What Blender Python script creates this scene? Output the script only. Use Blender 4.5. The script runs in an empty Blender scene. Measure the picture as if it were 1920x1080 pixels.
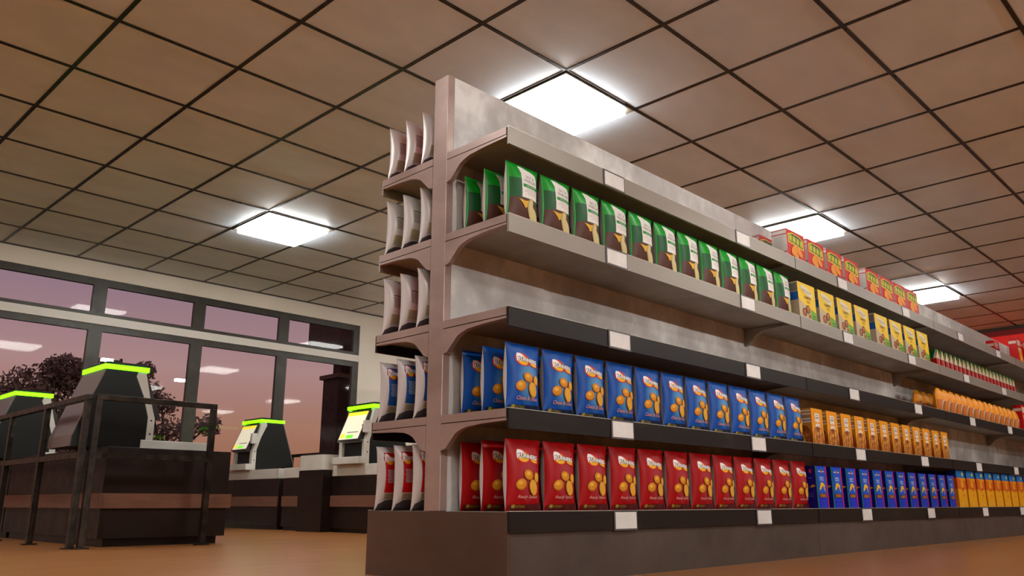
import bpy, bmesh, math, random
from mathutils import Vector, Matrix
from mathutils.geometry import tessellate_polygon
random.seed(7)
PI = math.pi
scene = bpy.context.scene
COL = scene.collection
def lin(r, g, b):
    f = lambda c: (c/255/12.92) if c/255 <= .04045 else ((c/255+.055)/1.055)**2.4
    return (f(r), f(g), f(b), 1)
# ------------------------------------------------------------------ materials
MATS = {}
def mat(name, col, rough=.5, metal=0, spec=.5, emit=None, es=0, coat=0):
    if name in MATS: return MATS[name]
    m = bpy.data.materials.new(name); m.use_nodes = True
    b = m.node_tree.nodes['Principled BSDF']
    b.inputs['Base Color'].default_value = col
    b.inputs['Roughness'].default_value = rough
    b.inputs['Metallic'].default_value = metal
    b.inputs['Specular IOR Level'].default_value = spec
    b.inputs['Coat Weight'].default_value = coat
    if emit:
        b.inputs['Emission Color'].default_value = emit
        b.inputs['Emission Strength'].default_value = es
    MATS[name] = m
    return m
class NT:
    def __init__(s, m): s.t = m.node_tree; s.b = s.t.nodes['Principled BSDF']
    def n(s, k, **kw):
        x = s.t.nodes.new(k)
        for a, v in kw.items(): setattr(x, a, v)
        return x
    def l(s, a, b): s.t.links.new(a, b)
    def math(s, op, a, b=None):
        x = s.n('ShaderNodeMath', operation=op)
        for i, v in enumerate((a, b)):
            if v is None: continue
            if isinstance(v, (int, float)): x.inputs[i].default_value = v
            else: s.l(v, x.inputs[i])
        return x.outputs[0]
    def ramp(s, fac, stops):
        r = s.n('ShaderNodeValToRGB'); e = r.color_ramp.elements
        while len(e) < len(stops): e.new(.5)
        for i, (p, c) in enumerate(stops): e[i].position = p; e[i].color = c
        s.l(fac, r.inputs[0]); return r.outputs[0]
    def noise(s, co, scale, detail=4, rough=.6, dist=0):
        x = s.n('ShaderNodeTexNoise'); x.inputs['Scale'].default_value = scale
        x.inputs['Detail'].default_value = detail; x.inputs['Roughness'].default_value = rough
        x.inputs['Distortion'].default_value = dist
        s.l(co, x.inputs['Vector']); return x.outputs[0]
    def mapping(s, co, sc):
        x = s.n('ShaderNodeMapping'); x.inputs['Scale'].default_value = sc
        s.l(co, x.inputs[0]); return x.outputs[0]
    def bump(s, h, st, dist=.01):
        x = s.n('ShaderNodeBump'); x.inputs['Strength'].default_value = st
        x.inputs['Distance'].default_value = dist
        s.l(h, x.inputs['Height']); s.l(x.outputs[0], s.b.inputs['Normal'])
def noisy(name, stops, scale=3, rough=(.4, .6), metal=0, spec=.5, stretch=(1, 1, 1), bump=0, world=True, detail=5):
    m = mat(name, stops[0][1], rough[0], metal, spec); t = NT(m)
    if world:
        co = t.n('ShaderNodeNewGeometry').outputs['Position']
    else:
        co = t.n('ShaderNodeTexCoord').outputs['Object']
    co = t.mapping(co, stretch)
    f = t.noise(co, scale, detail)
    t.l(t.ramp(f, stops), t.b.inputs['Base Color'])
    f2 = t.noise(co, scale*2.7, 3)
    g = (rough[0],)*3+(1,); h = (rough[1],)*3+(1,)
    t.l(t.ramp(f2, [(.3, g), (.7, h)]), t.b.inputs['Roughness'])
    if bump: t.bump(f2, bump)
    return m
def c(v): return (v, v, v, 1)
M_PLINTH = noisy('plinth_steel_shaded', [(.3, lin(70, 57, 50)), (.7, lin(90, 75, 67))], 2.4, (.4, .6), .2)  # occlusion shade painted in: darker than the rest of the shelving steel
M_PLINTHE_SHADE = noisy('plinth_end_steel_shaded', [(.3, lin(76, 54, 44)), (.7, lin(92, 67, 56))], 2.4, (.35, .5), .2)  # end face of the plinth, with the same shade put into its colour
M_PANEL = noisy('shelf_painted_steel', [(.36, lin(176, 171, 168)), (.5, lin(198, 193, 190)), (.66, lin(240, 238, 236))], 2.2, (.34, .6), .0, .5, (1, 1, .8))
M_END = noisy('shelf_end_steel', [(.3, lin(150, 124, 116)), (.7, lin(176, 150, 142))], 2.0, (.3, .45), .35, .5, (1, 1, 2))
M_SHELF = noisy('shelf_deck_steel', [(.3, lin(140, 131, 120)), (.7, lin(162, 153, 142))], 2.5, (.38, .55), .3)
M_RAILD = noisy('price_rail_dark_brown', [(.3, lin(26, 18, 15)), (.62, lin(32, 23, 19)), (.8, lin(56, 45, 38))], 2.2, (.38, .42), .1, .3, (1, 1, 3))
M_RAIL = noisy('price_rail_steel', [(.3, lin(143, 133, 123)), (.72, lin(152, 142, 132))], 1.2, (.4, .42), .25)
M_RAILEDGE = mat('price_rail_edge', lin(190, 180, 165), .35, .3)
M_LABEL = noisy('price_ticket_card', [(.3, lin(214, 208, 204)), (.7, lin(232, 228, 224))], 9, (.4, .5))
M_LABELF = mat('price_ticket_holder', lin(88, 82, 84), .35)
M_BLACK = mat('black_plastic', lin(34, 32, 30), .35)
M_BLACKG = mat('black_gloss_panel', lin(17, 17, 14), .34, 0, .35)
M_GREYC = mat('kiosk_back_cover', lin(128, 112, 108), .38, .3)
M_WHITE = noisy('white_counter_enamel', [(.3, lin(198, 192, 182)), (.7, lin(216, 210, 202))], 3, (.3, .42))
M_SLOT = mat('kiosk_recess', lin(8, 8, 8), .6)
M_GREEN = mat('green_light_bar', lin(90, 255, 20), .4, emit=(.16, 1, .0, 1), es=2.6)
M_CAB = noisy('dark_brown_cabinet', [(.3, lin(26, 13, 9)), (.7, lin(34, 18, 12))], 2, (.35, .5), 0, .4)
M_CABTOP = mat('cabinet_edge_black', lin(20, 16, 15), .4)
M_BUMP = noisy('bumper_strip_wood', [(.3, lin(112, 76, 60)), (.7, lin(128, 88, 70))], 4, (.3, .45), 0, .5, (1, 1, 8))
M_IRON = noisy('dark_iron_rail', [(.35, lin(38, 32, 28)), (.75, lin(78, 66, 58))], 9, (.3, .5), .7)
M_FRAME = noisy('window_frame_grey', [(.35, lin(56, 51, 45)), (.75, lin(68, 62, 55))], 6, (.35, .5), .2)
M_WALL = noisy('wall_paint', [(.3, lin(226, 218, 204)), (.7, lin(236, 229, 215))], 1.2, (.5, .65))
M_BAND = mat('white_window_band', lin(222, 216, 208), .45)
M_TBAR = noisy('ceiling_grid_metal', [(.3, lin(40, 36, 34)), (.7, lin(56, 51, 48))], 5, (.25, .4), .5)
M_FIXT = mat('light_fixture_frame', lin(120, 112, 100), .4)
M_DIFF = mat('light_diffuser', c(.9), .5, emit=(.97, 1.0, .97, 1), es=25.5)
M_REDSIGN = mat('red_light_sign', lin(255, 30, 20), .5, emit=(1, .02, .01, 1), es=.14)
M_REDWALL = mat('red_wall_paint', lin(150, 8, 6), .5)
M_BRICK = noisy('dark_brick', [(.4, lin(66, 42, 34)), (.6, lin(84, 54, 44))], 8, (.7, .9))
M_GROUND = noisy('asphalt', [(.3, lin(70, 66, 66)), (.7, lin(90, 86, 84))], 4, (.7, .9))
M_LEAF = noisy('tree_leaves', [(.3, lin(120, 100, 84)), (.7, lin(140, 118, 98))], 2, (.6, .8))
M_BARK = mat('tree_bark', lin(64, 50, 42), .8)
M_LAMP = mat('street_lamp_glow', c(.9), .5, emit=(1, .9, .7, 1), es=28)
M_HEDGE = noisy('hedge_leaves', [(.3, lin(60, 84, 40)), (.7, lin(80, 106, 52))], 5, (.6, .8))
# ceiling: glossy mottled tiles
M_CEIL = mat('ceiling_tiles', lin(212, 212, 214), .4); t = NT(M_CEIL)
co = t.n('ShaderNodeNewGeometry').outputs['Position']
f = t.noise(t.mapping(co, (1, 1.7, 1)), 1.6, 4, .5)
t.l(t.ramp(f, [(.3, lin(212, 222, 234)), (.55, lin(221, 231, 243)), (.75, lin(227, 237, 248))]), t.b.inputs['Base Color'])
f2 = t.noise(t.mapping(co, (1, 2.5, 1)), 6, 5, .7)
t.l(t.ramp(f2, [(.3, c(.36)), (.7, c(.44))]), t.b.inputs['Roughness'])
t.b.inputs['Specular IOR Level'].default_value = .35
# floor: warm tan, glossy, streaky
M_FLOOR = mat('floor_laminate', lin(168, 114, 66), .3); t = NT(M_FLOOR)
co = t.n('ShaderNodeNewGeometry').outputs['Position']
f = t.noise(t.mapping(co, (.35, 1.1, 1)), 1.2, 4, .6, .6)
t.l(t.ramp(f, [(.3, lin(154, 99, 54)), (.52, lin(159, 103, 57)), (.8, lin(164, 108, 61))]), t.b.inputs['Base Color'])
f2 = t.noise(t.mapping(co, (.5, 2.2, 1)), 1.4, 5, .7, 1.0)
t.l(t.ramp(f2, [(.25, c(.34)), (.75, c(.27))]), t.b.inputs['Roughness'])
t.b.inputs['Specular IOR Level'].default_value = .25
# window glass
M_GLASS = bpy.data.materials.new('window_glass'); M_GLASS.use_nodes = True
nt = M_GLASS.node_tree; nt.nodes.clear()
o = nt.nodes.new('ShaderNodeOutputMaterial'); mx = nt.nodes.new('ShaderNodeMixShader')
tr = nt.nodes.new('ShaderNodeBsdfTransparent'); tr.inputs[0].default_value = (.95, .94, .95, 1)
gl = nt.nodes.new('ShaderNodeBsdfGlossy'); gl.inputs['Roughness'].default_value = .03
gl.inputs['Color'].default_value = (.8, .78, .74, 1)
fr = nt.nodes.new('ShaderNodeFresnel'); fr.inputs[0].default_value = 1.22
nt.links.new(fr.outputs[0], mx.inputs[0]); nt.links.new(tr.outputs[0], mx.inputs[1])
nt.links.new(gl.outputs[0], mx.inputs[2]); nt.links.new(mx.outputs[0], o.inputs[0])
# ------------------------------------------------------------------ object helpers
def tag(o, label=None, cat=None, group=None, kind=None):
    if label: o['label'] = label
    if cat: o['category'] = cat
    if group: o['group'] = group
    if kind: o['kind'] = kind
    return o
def empty(name, loc, label=None, cat=None, group=None, rz=0, kind=None):
    o = bpy.data.objects.new(name, None); COL.objects.link(o)
    o.location = loc; o.rotation_euler = (0, 0, rz); o.empty_display_size = .1
    return tag(o, label, cat, group, kind)
class MB:
    """collects shapes into ONE mesh"""
    def __init__(s): s.v = []; s.f = []; s.m = []; s.mats = []
    def mi(s, m):
        if m not in s.mats: s.mats.append(m)
        return s.mats.index(m)
    def add(s, vs, fs, m):
        k = len(s.v); i = s.mi(m)
        s.v += [tuple(v) for v in vs]
        for f in fs: s.f.append(tuple(a+k for a in f)); s.m.append(i)
        return s
    def box(s, x0, y0, z0, x1, y1, z1, m):
        v = [(x0,y0,z0),(x1,y0,z0),(x1,y1,z0),(x0,y1,z0),(x0,y0,z1),(x1,y0,z1),(x1,y1,z1),(x0,y1,z1)]
        return s.add(v, [(0,3,2,1),(4,5,6,7),(0,1,5,4),(1,2,6,5),(2,3,7,6),(3,0,4,7)], m)
    def prism(s, pts, axis, a, b, m):
        """pts: 2D outline; axis 'x': (y,z), 'y': (x,z), 'z': (x,y)"""
        if axis == 'x': P = lambda p, t: (t, p[0], p[1])
        elif axis == 'y': P = lambda p, t: (p[0], t, p[1])
        else: P = lambda p, t: (p[0], p[1], t)
        n = len(pts); v = [P(p, a) for p in pts]+[P(p, b) for p in pts]
        tri = tessellate_polygon([[Vector((p[0], p[1], 0)) for p in pts]])
        fs = [tuple(t) for t in tri]+[tuple(i+n for i in reversed(t)) for t in tri]
        fs += [(i, (i+1) % n, (i+1) % n+n, i+n) for i in range(n)]
        return s.add(v, fs, m)
    def cyl(s, p, q, r, m, n=12, r2=None):
        p = Vector(p); q = Vector(q); d = (q-p).normalized(); r2 = r if r2 is None else r2
        a = d.orthogonal().normalized(); b = d.cross(a)
        v = [p+a*r*math.cos(2*PI*i/n)+b*r*math.sin(2*PI*i/n) for i in range(n)]
        v += [q+a*r2*math.cos(2*PI*i/n)+b*r2*math.sin(2*PI*i/n) for i in range(n)]
        fs = [(i, (i+1) % n, (i+1) % n+n, i+n) for i in range(n)]+[tuple(range(n))[::-1], tuple(range(n, 2*n))]
        return s.add(v, fs, m)
    def mesh(s, name, bevel=0, smooth=False):
        me = bpy.data.meshes.new(name); me.from_pydata(s.v, [], s.f)
        for m in s.mats: me.materials.append(m)
        for p, i in zip(me.polygons, s.m): p.material_index = i
        bm = bmesh.new(); bm.from_mesh(me)
        bmesh.ops.recalc_face_normals(bm, faces=bm.faces)
        if bevel:
            bmesh.ops.remove_doubles(bm, verts=bm.verts, dist=1e-6)
            es = [e for e in bm.edges if len(e.link_faces) == 2 and e.calc_face_angle(0) > .5]
            bmesh.ops.bevel(bm, geom=es, offset=bevel, segments=2, profile=.6, affect='EDGES', clamp_overlap=True)
        bm.to_mesh(me); bm.free()
        if smooth:
            for p in me.polygons: p.use_smooth = True
        return me
    def build(s, name, parent=None, loc=None, bevel=0, smooth=False):
        o = bpy.data.objects.new(name, s.mesh(name, bevel, smooth)); COL.objects.link(o)
        if loc is not None: o.location = loc
        if parent is not None: o.parent = parent
        return o
def struct(o): o['kind'] = 'structure'; return o
# ------------------------------------------------------------------ camera
cam_d = bpy.data.cameras.new('camera'); cam = bpy.data.objects.new('camera', cam_d); COL.objects.link(cam)
cam.location = (-1.859, -6.077, .37)
cam.rotation_euler = (math.radians(90+14.852), 0, math.radians(44.236-90))
cam_d.sensor_width = 36; cam_d.lens = 36*1524.7/1920; cam_d.clip_start = .05; cam_d.clip_end = 300
scene.camera = cam
# ------------------------------------------------------------------ world: dusk sky
w = bpy.data.worlds.new('dusk_sky'); scene.world = w; w.use_nodes = True
nt = w.node_tree; bg = nt.nodes['Background']
tc = nt.nodes.new('ShaderNodeTexCoord'); sp = nt.nodes.new('ShaderNodeSeparateXYZ'); rp = nt.nodes.new('ShaderNodeValToRGB')
nt.links.new(tc.outputs['Generated'], sp.inputs[0]); nt.links.new(sp.outputs[2], rp.inputs[0]); nt.links.new(rp.outputs[0], bg.inputs[0])
e = rp.color_ramp.elements
for i in range(4): e.new(.5)
for i, (p, col) in enumerate([(0, lin(96, 62, 46)), (.03, lin(146, 98, 70)), (.09, lin(156, 114, 96)), (.15, lin(162, 128, 126)), (.23, lin(140, 114, 124)), (1, lin(84, 78, 104))]):
    e[i].position = p; e[i].color = col
bg.inputs[1].default_value = 1.0
# ------------------------------------------------------------------ room
YW = 6.93; XL = -9.0; XR = 17.6; YF = -22.0; H = 4.0
struct(MB().box(XL-.3, YF-.3, -.12, XR+.3, YW+.2, 0, M_FLOOR).build('floor'))
struct(MB().box(XL-.3, YF-.3, H, XR+.3, YW+.3, H+.15, M_CEIL).build('ceiling'))
g = MB(); hw = .0165
for i in range(-8, 18): g.box(i-hw, YF, H-.008, i+hw, YW, H+.002, M_TBAR)
for j in range(-21, 7): g.box(XL, j-hw, H-.0085, XR, j+hw, H+.002, M_TBAR)
g.box(XL, YW-.05, H-.012, XR, YW, H+.001, M_TBAR)
struct(g.build('trim_1'))
# window wall: piers, header, white band, windows
wb = MB()
wb.box(XL, YW, 3.735, 7.24, YW+.22, H, M_WALL)
wb.box(7.24, YW, 0, XR, YW+.22, H, M_WALL)
wb.box(XL, YW, 0, -2.37, YW+.22, 3.735, M_WALL)
wb.box(-2.37, YW, 0, 7.24, YW+.22, .12, M_WALL)
struct(wb.build('wall_back'))
struct(MB().box(-2.37, YW-.012, 3.02, 7.24, YW+.1, 3.145, M_BAND).build('trim_2'))
edges = [7.24, 5.60, 4.01, 2.415, .82, -.775, -2.37]
for k in range(6):
    x1, x0 = edges[k], edges[k+1]
    a = x0+(.1 if k < 5 else .1); b = x1-(.1 if k > 0 else .13)
    m = MB(); y0, y1 = YW+.015, YW+.085
    for z0, z1, ft, fb in ((3.145, 3.735, .11, .06), (.12, 3.02, .1, .1)):
        m.box(x0, y0, z1-ft, x1, y1, z1, M_FRAME); m.box(x0, y0, z0, x1, y1, z0+fb, M_FRAME)
        m.box(x0, y0, z0+fb, a, y1, z1-ft, M_FRAME); m.box(b, y0, z0+fb, x1, y1, z1-ft, M_FRAME)
    fo = struct(m.build('window_%d' % (k+1)))
    for (z0, z1) in ((3.2, 3.63), (.2, 2.93)):
        MB().box(a-.01, YW+.045, z0, b+.01, YW+.051, z1, M_GLASS).build('glass_pane', fo)
# left wall (outside the frame) is a shop front too: dusk light enters through it
wl = MB(); xl = XL
wl.box(xl-.2, YF, 0, xl, YW, .3, M_WALL); wl.box(xl-.2, YF, 3.6, xl, YW, H, M_WALL)
for y in (YF, -16, -12, -8, -4, 0, 4, YW-.3): wl.box(xl-.2, y, .3, xl, y+.3, 3.6, M_WALL)
struct(wl.build('wall_left'))
struct(MB().box(XL, YF-.2, 0, XR, YF, H, mat('front_wall_paint', lin(170, 168, 166), .6)).build('wall_front'))
struct(MB().box(XR, YF, 0, XR+.2, YW+.22, H, mat('right_wall_paint', lin(96, 78, 70), .6)).build('wall_right'))
t_ = empty('wall_sign', (XR, -2.6, 3.5), 'glowing red sign band high on the far wall', 'sign')
MB().box(-.08, -2.6, -.42, -.002, 2.6, .42, M_REDWALL).build('sign_case', t_)
MB().box(-.1, -2.5, -.22, -.075, 2.5, .3, M_REDSIGN).build('sign_face', t_)
# ------------------------------------------------------------------ ceiling lights
def ceiling_light(x, y, label):
    r = empty('ceiling_light', (x, y, H), label, 'ceiling light', 'square ceiling light panels')
    m = MB(); o_, i_ = .49, .435
    for s in (-1, 1):
        m.box(min(s*o_, s*i_), -o_, -.022, max(s*o_, s*i_), o_, -.001, M_FIXT)
        m.box(-i_, min(s*o_, s*i_), -.022, i_, max(s*o_, s*i_), -.001, M_FIXT)
    m.build('frame', r)
    MB().box(-i_, -i_, -.065, i_, i_, -.004, M_DIFF).build('diffuser', r)
for x, y, l in [(3.5, -1.5, 'large bright square ceiling light panel directly above the near end of the shelving'),
                (3.5, 3.5, 'bright square ceiling light panel left of the shelving, above the self checkouts'),
                (8.5, -1.5, 'bright square ceiling light panel just behind the top row of red cracker boxes'),
                (13.5, -1.5, 'small distant ceiling light panel nearest the red glow'),
                (8.5, 3.5, 'ceiling light panel hidden behind the shelving, further along the window wall'),
                (13.5, 3.5, 'ceiling light panel at the far end of the window wall'),
                (-1.5, -1.5, 'ceiling light panel overhead left of the camera'),
                (-1.5, 3.5, 'ceiling light panel near the left end of the window wall'),
                (-1.5, -6.5, 'ceiling light panel right above the camera'),
                (3.5, -6.5, 'ceiling light panel over the aisle on the right, close to the camera'),
                (8.5, -6.5, 'ceiling light panel over the aisle on the right, further along'),
                (13.5, -6.5, 'ceiling light panel over the aisle on the right, at its far end'),
                (-6.5, -1.5, 'added ceiling light panel by the left shop front')]:  # last panel is an extra, added out of view for more light
    ceiling_light(x, y, l)
for j, y in enumerate((-11.5, -16.5)):  # extra rows added out of view to throw more light on the shelving
    for i, x in enumerate((-1.5, 3.5, 8.5, 13.5)):
        ceiling_light(x, y, 'added light panel far behind the camera, %s row back, %s from the left shop front' % (('first', 'second')[j], ('first', 'second', 'third', 'fourth')[i]))
ceiling_light(-6.5, -6.5, 'added ceiling light panel by the left shop front, behind the camera')  # another extra panel added for light
# ------------------------------------------------------------------ gondola shelving
YC = -2.80; PT = 2.775; LEV = [2.283, 1.80, 1.313, .813]; BL = .333; X0 = .92; BAY = 3.28; HP = .055
def mir(s, y): return YC + s*(y)          # s=-1: front (camera) side, s=+1: rear side; y = distance from the centre plane
def mb_box_y(m, x0, ya, z0, x1, yb, z1, mt): m.box(x0, min(ya, yb), z0, x1, max(ya, yb), z1, mt)
ord_bay = ['nearest', 'second', 'third', 'fourth']
for bi in range(4):
    bx = X0 + bi*BAY; ex = bx+BAY
    root = empty('gondola_shelving', (bx, YC, 0),
        ['double-sided grey steel shelving unit with the brown end, closest to the camera',
         'second shelving unit along, holding the yellow and orange boxes',
         'third shelving unit along, holding the small green and red boxes',
         'furthest shelving unit, at the right edge of the photo'][bi], 'shelving', 'run of gondola shelving')
    L = Vector((-bx, -YC, 0))
    def b(m, name, parent=root, **k):
        ob = m.build(name, parent, **k)
        if parent is root: ob.location = L
        return ob
    st = .05 if bi == 0 else 0
    m = MB().box(bx+st, YC-HP, BL-.02, ex-.002, YC+HP, PT, M_PANEL); b(m, 'back_panel')
    if bi == 0:
        m = MB().box(bx, YC-.06, BL, bx+.05, YC+.06, PT, M_END)
        o = b(m, 'end_upright', bevel=.004); o['label'] = 'brownish upright post at the open end'
    m = MB().box(bx+.002, YC-.535, 0, ex-.002, YC+.535, BL-.03, M_END if bi == 0 else M_PANEL)
    if bi == 0:
        m = MB().box(bx, YC-.538, 0, bx+.03, YC+.538, BL-.002, M_PLINTHE_SHADE).box(bx+.03, YC-.53, 0, ex-.002, YC+.53, BL-.03, M_PLINTH)
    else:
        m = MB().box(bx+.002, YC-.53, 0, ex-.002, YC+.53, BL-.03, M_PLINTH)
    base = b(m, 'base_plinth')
    for s in (-1, 1):
        for li, z in enumerate(LEV+[BL]):
            if li < 4:
                m = MB()
                mb_box_y(m, bx+.004, mir(s, HP+.001), z-.04, ex-.004, mir(s, .525), z, M_SHELF)
                # folded side flange of the deck
                if bi == 0: mb_box_y(m, bx, mir(s, .061), z-.042, bx+.004, mir(s, .528), z-.001, M_END)
                sh = b(m, 'shelf')
                for ei, xx in enumerate(([bx+.016] if bi == 0 else [])+[ex-.0]):
                    prof = [(.061, -.047), (.53, -.047), (.53, -.058), (.36, -.062), (.245, -.068), (.19, -.078), (.15, -.092), (.118, -.112), (.036, -.178), (.014, -.182), (.061 if 0 else .061, -.182)]
                    prof = [(.0605, -.047), (.53, -.047), (.53, -.058), (.36, -.063), (.25, -.072), (.205, -.084), (.17, -.1), (.095, -.172), (.0605, -.182)]
                    mm = MB().prism([(mir(s, p[0]), z+p[1]) for p in prof], 'x', xx-.016, xx+.014, M_END if ei == 0 and bi == 0 else M_SHELF)
                    mm.build('bracket', sh)
            else:
                m = MB(); mb_box_y(m, bx+.03 if bi == 0 else bx+.004, mir(s, HP+.001), z-.029, ex-.004, mir(s, .53), z, M_SHELF)
                sh = b(m, 'base_shelf')
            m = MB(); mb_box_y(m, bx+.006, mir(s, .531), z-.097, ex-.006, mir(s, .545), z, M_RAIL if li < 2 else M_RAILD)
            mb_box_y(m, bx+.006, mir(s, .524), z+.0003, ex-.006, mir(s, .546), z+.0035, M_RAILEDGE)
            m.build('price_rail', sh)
            for dx in (.9, 2.44):
                m = MB(); cx = bx+dx
                mb_box_y(m, cx-.103, mir(s, .5465), z-.101, cx+.103, mir(s, .5495), z+.003, M_LABELF)
                mb_box_y(m, cx-.093, mir(s, .5485), z-.092, cx+.093, mir(s, .5515), z-.007, M_LABEL)
                o = m.build('price_ticket', sh); o['label'] = 'blank whitish price ticket in a holder'
# added unseen spotlights that brighten the upper shelves; no such lamps known
def spotlight(x, y, tx, ty, tz, power, label):
    z = 3.1; p = Vector((x, y, z)); d = (Vector((tx, ty, tz))-p).normalized()
    r = empty('added_spotlight', p, label, 'spotlight', 'added unseen spotlights')
    MB().cyl((0, 0, .02), (0, 0, H-z-.001), .012, M_BLACK, 8).build('stem', r)
    MB().cyl(-d*.09, d*.07, .055, M_BLACK, 16).build('can', r)
    L = bpy.data.lights.new('spot', 'SPOT'); L.energy = power; L.spot_size = math.radians(33); L.spot_blend = .9; L.shadow_soft_size = .05; L.color = (1, .97, .91)
    lo = bpy.data.objects.new('spot', L); COL.objects.link(lo); lo.parent = r; lo.location = d*.085
    lo.rotation_euler = d.to_track_quat('-Z', 'Y').to_euler()
spotlight(1.2, -14.2, 1.6, -2.86, 2.3, 1000, 'added unseen spotlight behind the camera, turned on the near end of the shelving')
spotlight(4.6, -14.2, 5.0, -2.86, 2.3, 850, 'added unseen spotlight behind the camera, turned on the second shelving unit')
spotlight(8.2, -14.2, 8.8, -2.86, 2.3, 420, 'added unseen spotlight behind the camera, turned on the third shelving unit')
# ------------------------------------------------------------------ printed packaging
def text2d(s, shear=0, off=0, cache={}):
    k = (s, shear, off)
    if k not in cache:
        cu = bpy.data.curves.new('t', 'FONT'); cu.body = s; cu.shear = shear; cu.offset = off; cu.resolution_u = 2
        ob = bpy.data.objects.new('t', cu); COL.objects.link(ob)
        dg = bpy.context.evaluated_depsgraph_get(); dg.update()
        me = ob.evaluated_get(dg).to_mesh()
        v = [(p.co.x, p.co.y) for p in me.vertices]; f = [tuple(p.vertices) for p in me.polygons]
        ob.evaluated_get(dg).to_mesh_clear()
        bpy.data.objects.remove(ob); bpy.data.curves.remove(cu)
        cache[k] = (v, f)
    return cache[k]
def subdiv(tris, mx):
    out = []; st = list(tris)
    while st:
        a, b_, c_ = st.pop()
        d = [(math.dist(a, b_), 0), (math.dist(b_, c_), 1), (math.dist(c_, a), 2)]; L_, i = max(d)
        if L_ <= mx: out.append((a, b_, c_)); continue
        if i == 0: m_ = ((a[0]+b_[0])/2, (a[1]+b_[1])/2); st += [(a, m_, c_), (m_, b_, c_)]
        elif i == 1: m_ = ((b_[0]+c_[0])/2, (b_[1]+c_[1])/2); st += [(a, b_, m_), (a, m_, c_)]
        else: m_ = ((c_[0]+a[0])/2, (c_[1]+a[1])/2); st += [(a, b_, m_), (m_, b_, c_)]
    return out
class Print:
    """maps 2D artwork (u,v) onto a package surface through fn(u, v, lift)"""
    def __init__(s, mb, fn, mx=.11, eps=.00045): s.mb = mb; s.fn = fn; s.mx = mx; s.e = eps; s.k = 0; s.last = None
    def bump(s, m):
        if m is not s.last: s.k += 1
        s.last = m
    def poly(s, pts, m):
        s.bump(m)
        tri = tessellate_polygon([[Vector((p[0], p[1], 0)) for p in pts]])
        ts = subdiv([tuple(pts[i] for i in t) for t in tri], s.mx)
        idx = {}; vs = []; fs = []
        for t in ts:
            f = []
            for p in t:
                q = (round(p[0], 5), round(p[1], 5))
                if q not in idx: idx[q] = len(vs); vs.append(s.fn(p[0], p[1], s.k*s.e+.0006))
                f.append(idx[q])
            fs.append(tuple(f))
        s.mb.add(vs, fs, m); return s
    def rect(s, u0, v0, u1, v1, m): return s.poly([(u0, v0), (u1, v0), (u1, v1), (u0, v1)], m)
    def ell(s, cu, cv, ru, rv, m, rot=0, n=20, asp=1.0):
        pts = []
        for i in range(n):
            a = 2*PI*i/n; x = ru*math.cos(a); y = rv*math.sin(a)
            # rotation done in isotropic space; asp = (height per v)/(width per u)
            yy = y*asp; xr = x*math.cos(rot)-yy*math.sin(rot); yr = (x*math.sin(rot)+yy*math.cos(rot))/asp
            pts.append((cu+xr, cv+yr))
        return s.poly(pts, m)
    def text(s, st, u0, v0, u1, v1, m, shear=0, off=0, slope=0, grow=0):
        s.bump(m)
        v, f = text2d(st, shear, off)
        xs = [p[0] for p in v]; ys = [p[1] for p in v]
        ax, bx_, ay, by = min(xs), max(xs), min(ys), max(ys)
        vs = []
        for x, y in v:
            u = u0+(u1-u0)*(x-ax)/(bx_-ax); w_ = v0+(v1-v0)*(y-ay)/(by-ay)+slope*(u-u0)
            vs.append(s.fn(u, w_, s.k*s.e+.0006))
        s.mb.add(vs, f, m); return s
def P_(name, r, g_, b_, rough=.45): return mat('print_'+name, lin(r, g_, b_), rough, 0, .3)
BW, BH, BT = .256, .345, .062
def bag_xyz(u, v, side, lift, W=BW, Hh=BH, T=BT):
    v_ = min(max(v, 0), 1); sp_ = math.sin(PI*v_)
    x = u*W/2*(1-.12*sp_**.55)
    if side < 0: q = max(0, 1-abs(u)**2.6)**.8; T = T*.6
    else: q = max(0, 1-abs(u)**5)**.6
    tt = T*q*(max(0, sp_)**.55)
    wr = .0022*math.sin(u*9+v*3)*(1-sp_)*q
    z = v_*Hh + .006*(1-u*u)*(1 if v_ > .5 else 0)*(v_-.5)*2*0
    return (x, side*(tt+wr+lift), z)
def bag_base(mb, front_m, back_m, W=BW, Hh=BH, T=BT):
    nu, nv = 28, 26
    vs = []; fs = []
    uu = [math.sin(PI/2*(-1+2*i/nu)) for i in range(nu+1)]
    vv = [(1-math.cos(PI*j/nv))/2 for j in range(nv+1)]
    for side, mm in ((-1, front_m), (1, back_m)):
        vs = [bag_xyz(u, v, side, .0004, W, Hh, T) for v in vv for u in uu]
        fs = [(j*(nu+1)+i, j*(nu+1)+i+1, (j+1)*(nu+1)+i+1, (j+1)*(nu+1)+i) for j in range(nv) for i in range(nu)]
        mb.add(vs, fs, mm)
def film(name, centre, edge, cz=.47, rad=.1):
    """printed film whose ink fades from a pale centre to a deep edge (printed design)"""
    m = mat(name, lin(*edge), .42, 0, .22); t = NT(m)
    co = t.n('ShaderNodeTexCoord').outputs['Object']; s_ = t.n('ShaderNodeSeparateXYZ'); t.l(co, s_.inputs[0])
    dx = t.math('MULTIPLY', t.math('SUBTRACT', s_.outputs[0], .012), 1.15)
    dz = t.math('MULTIPLY', t.math('SUBTRACT', s_.outputs[2], cz*BH), .72)
    d = t.math('SQRT', t.math('ADD', t.math('MULTIPLY', dx, dx), t.math('MULTIPLY', dz, dz)))
    f = t.math('DIVIDE', d, rad)
    t.l(t.ramp(f, [(0, lin(*centre)), (.55, tuple((a+b__)/2 for a, b__ in zip(lin(*centre), lin(*edge)))), (.95, lin(*edge))]), t.b.inputs['Base Color'])
    return m
M_BLUEF = film('blue_crisp_film', (104, 166, 208), (6, 74, 160))
M_REDF = film('red_crisp_film', (170, 64, 76), (166, 0, 6))
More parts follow.
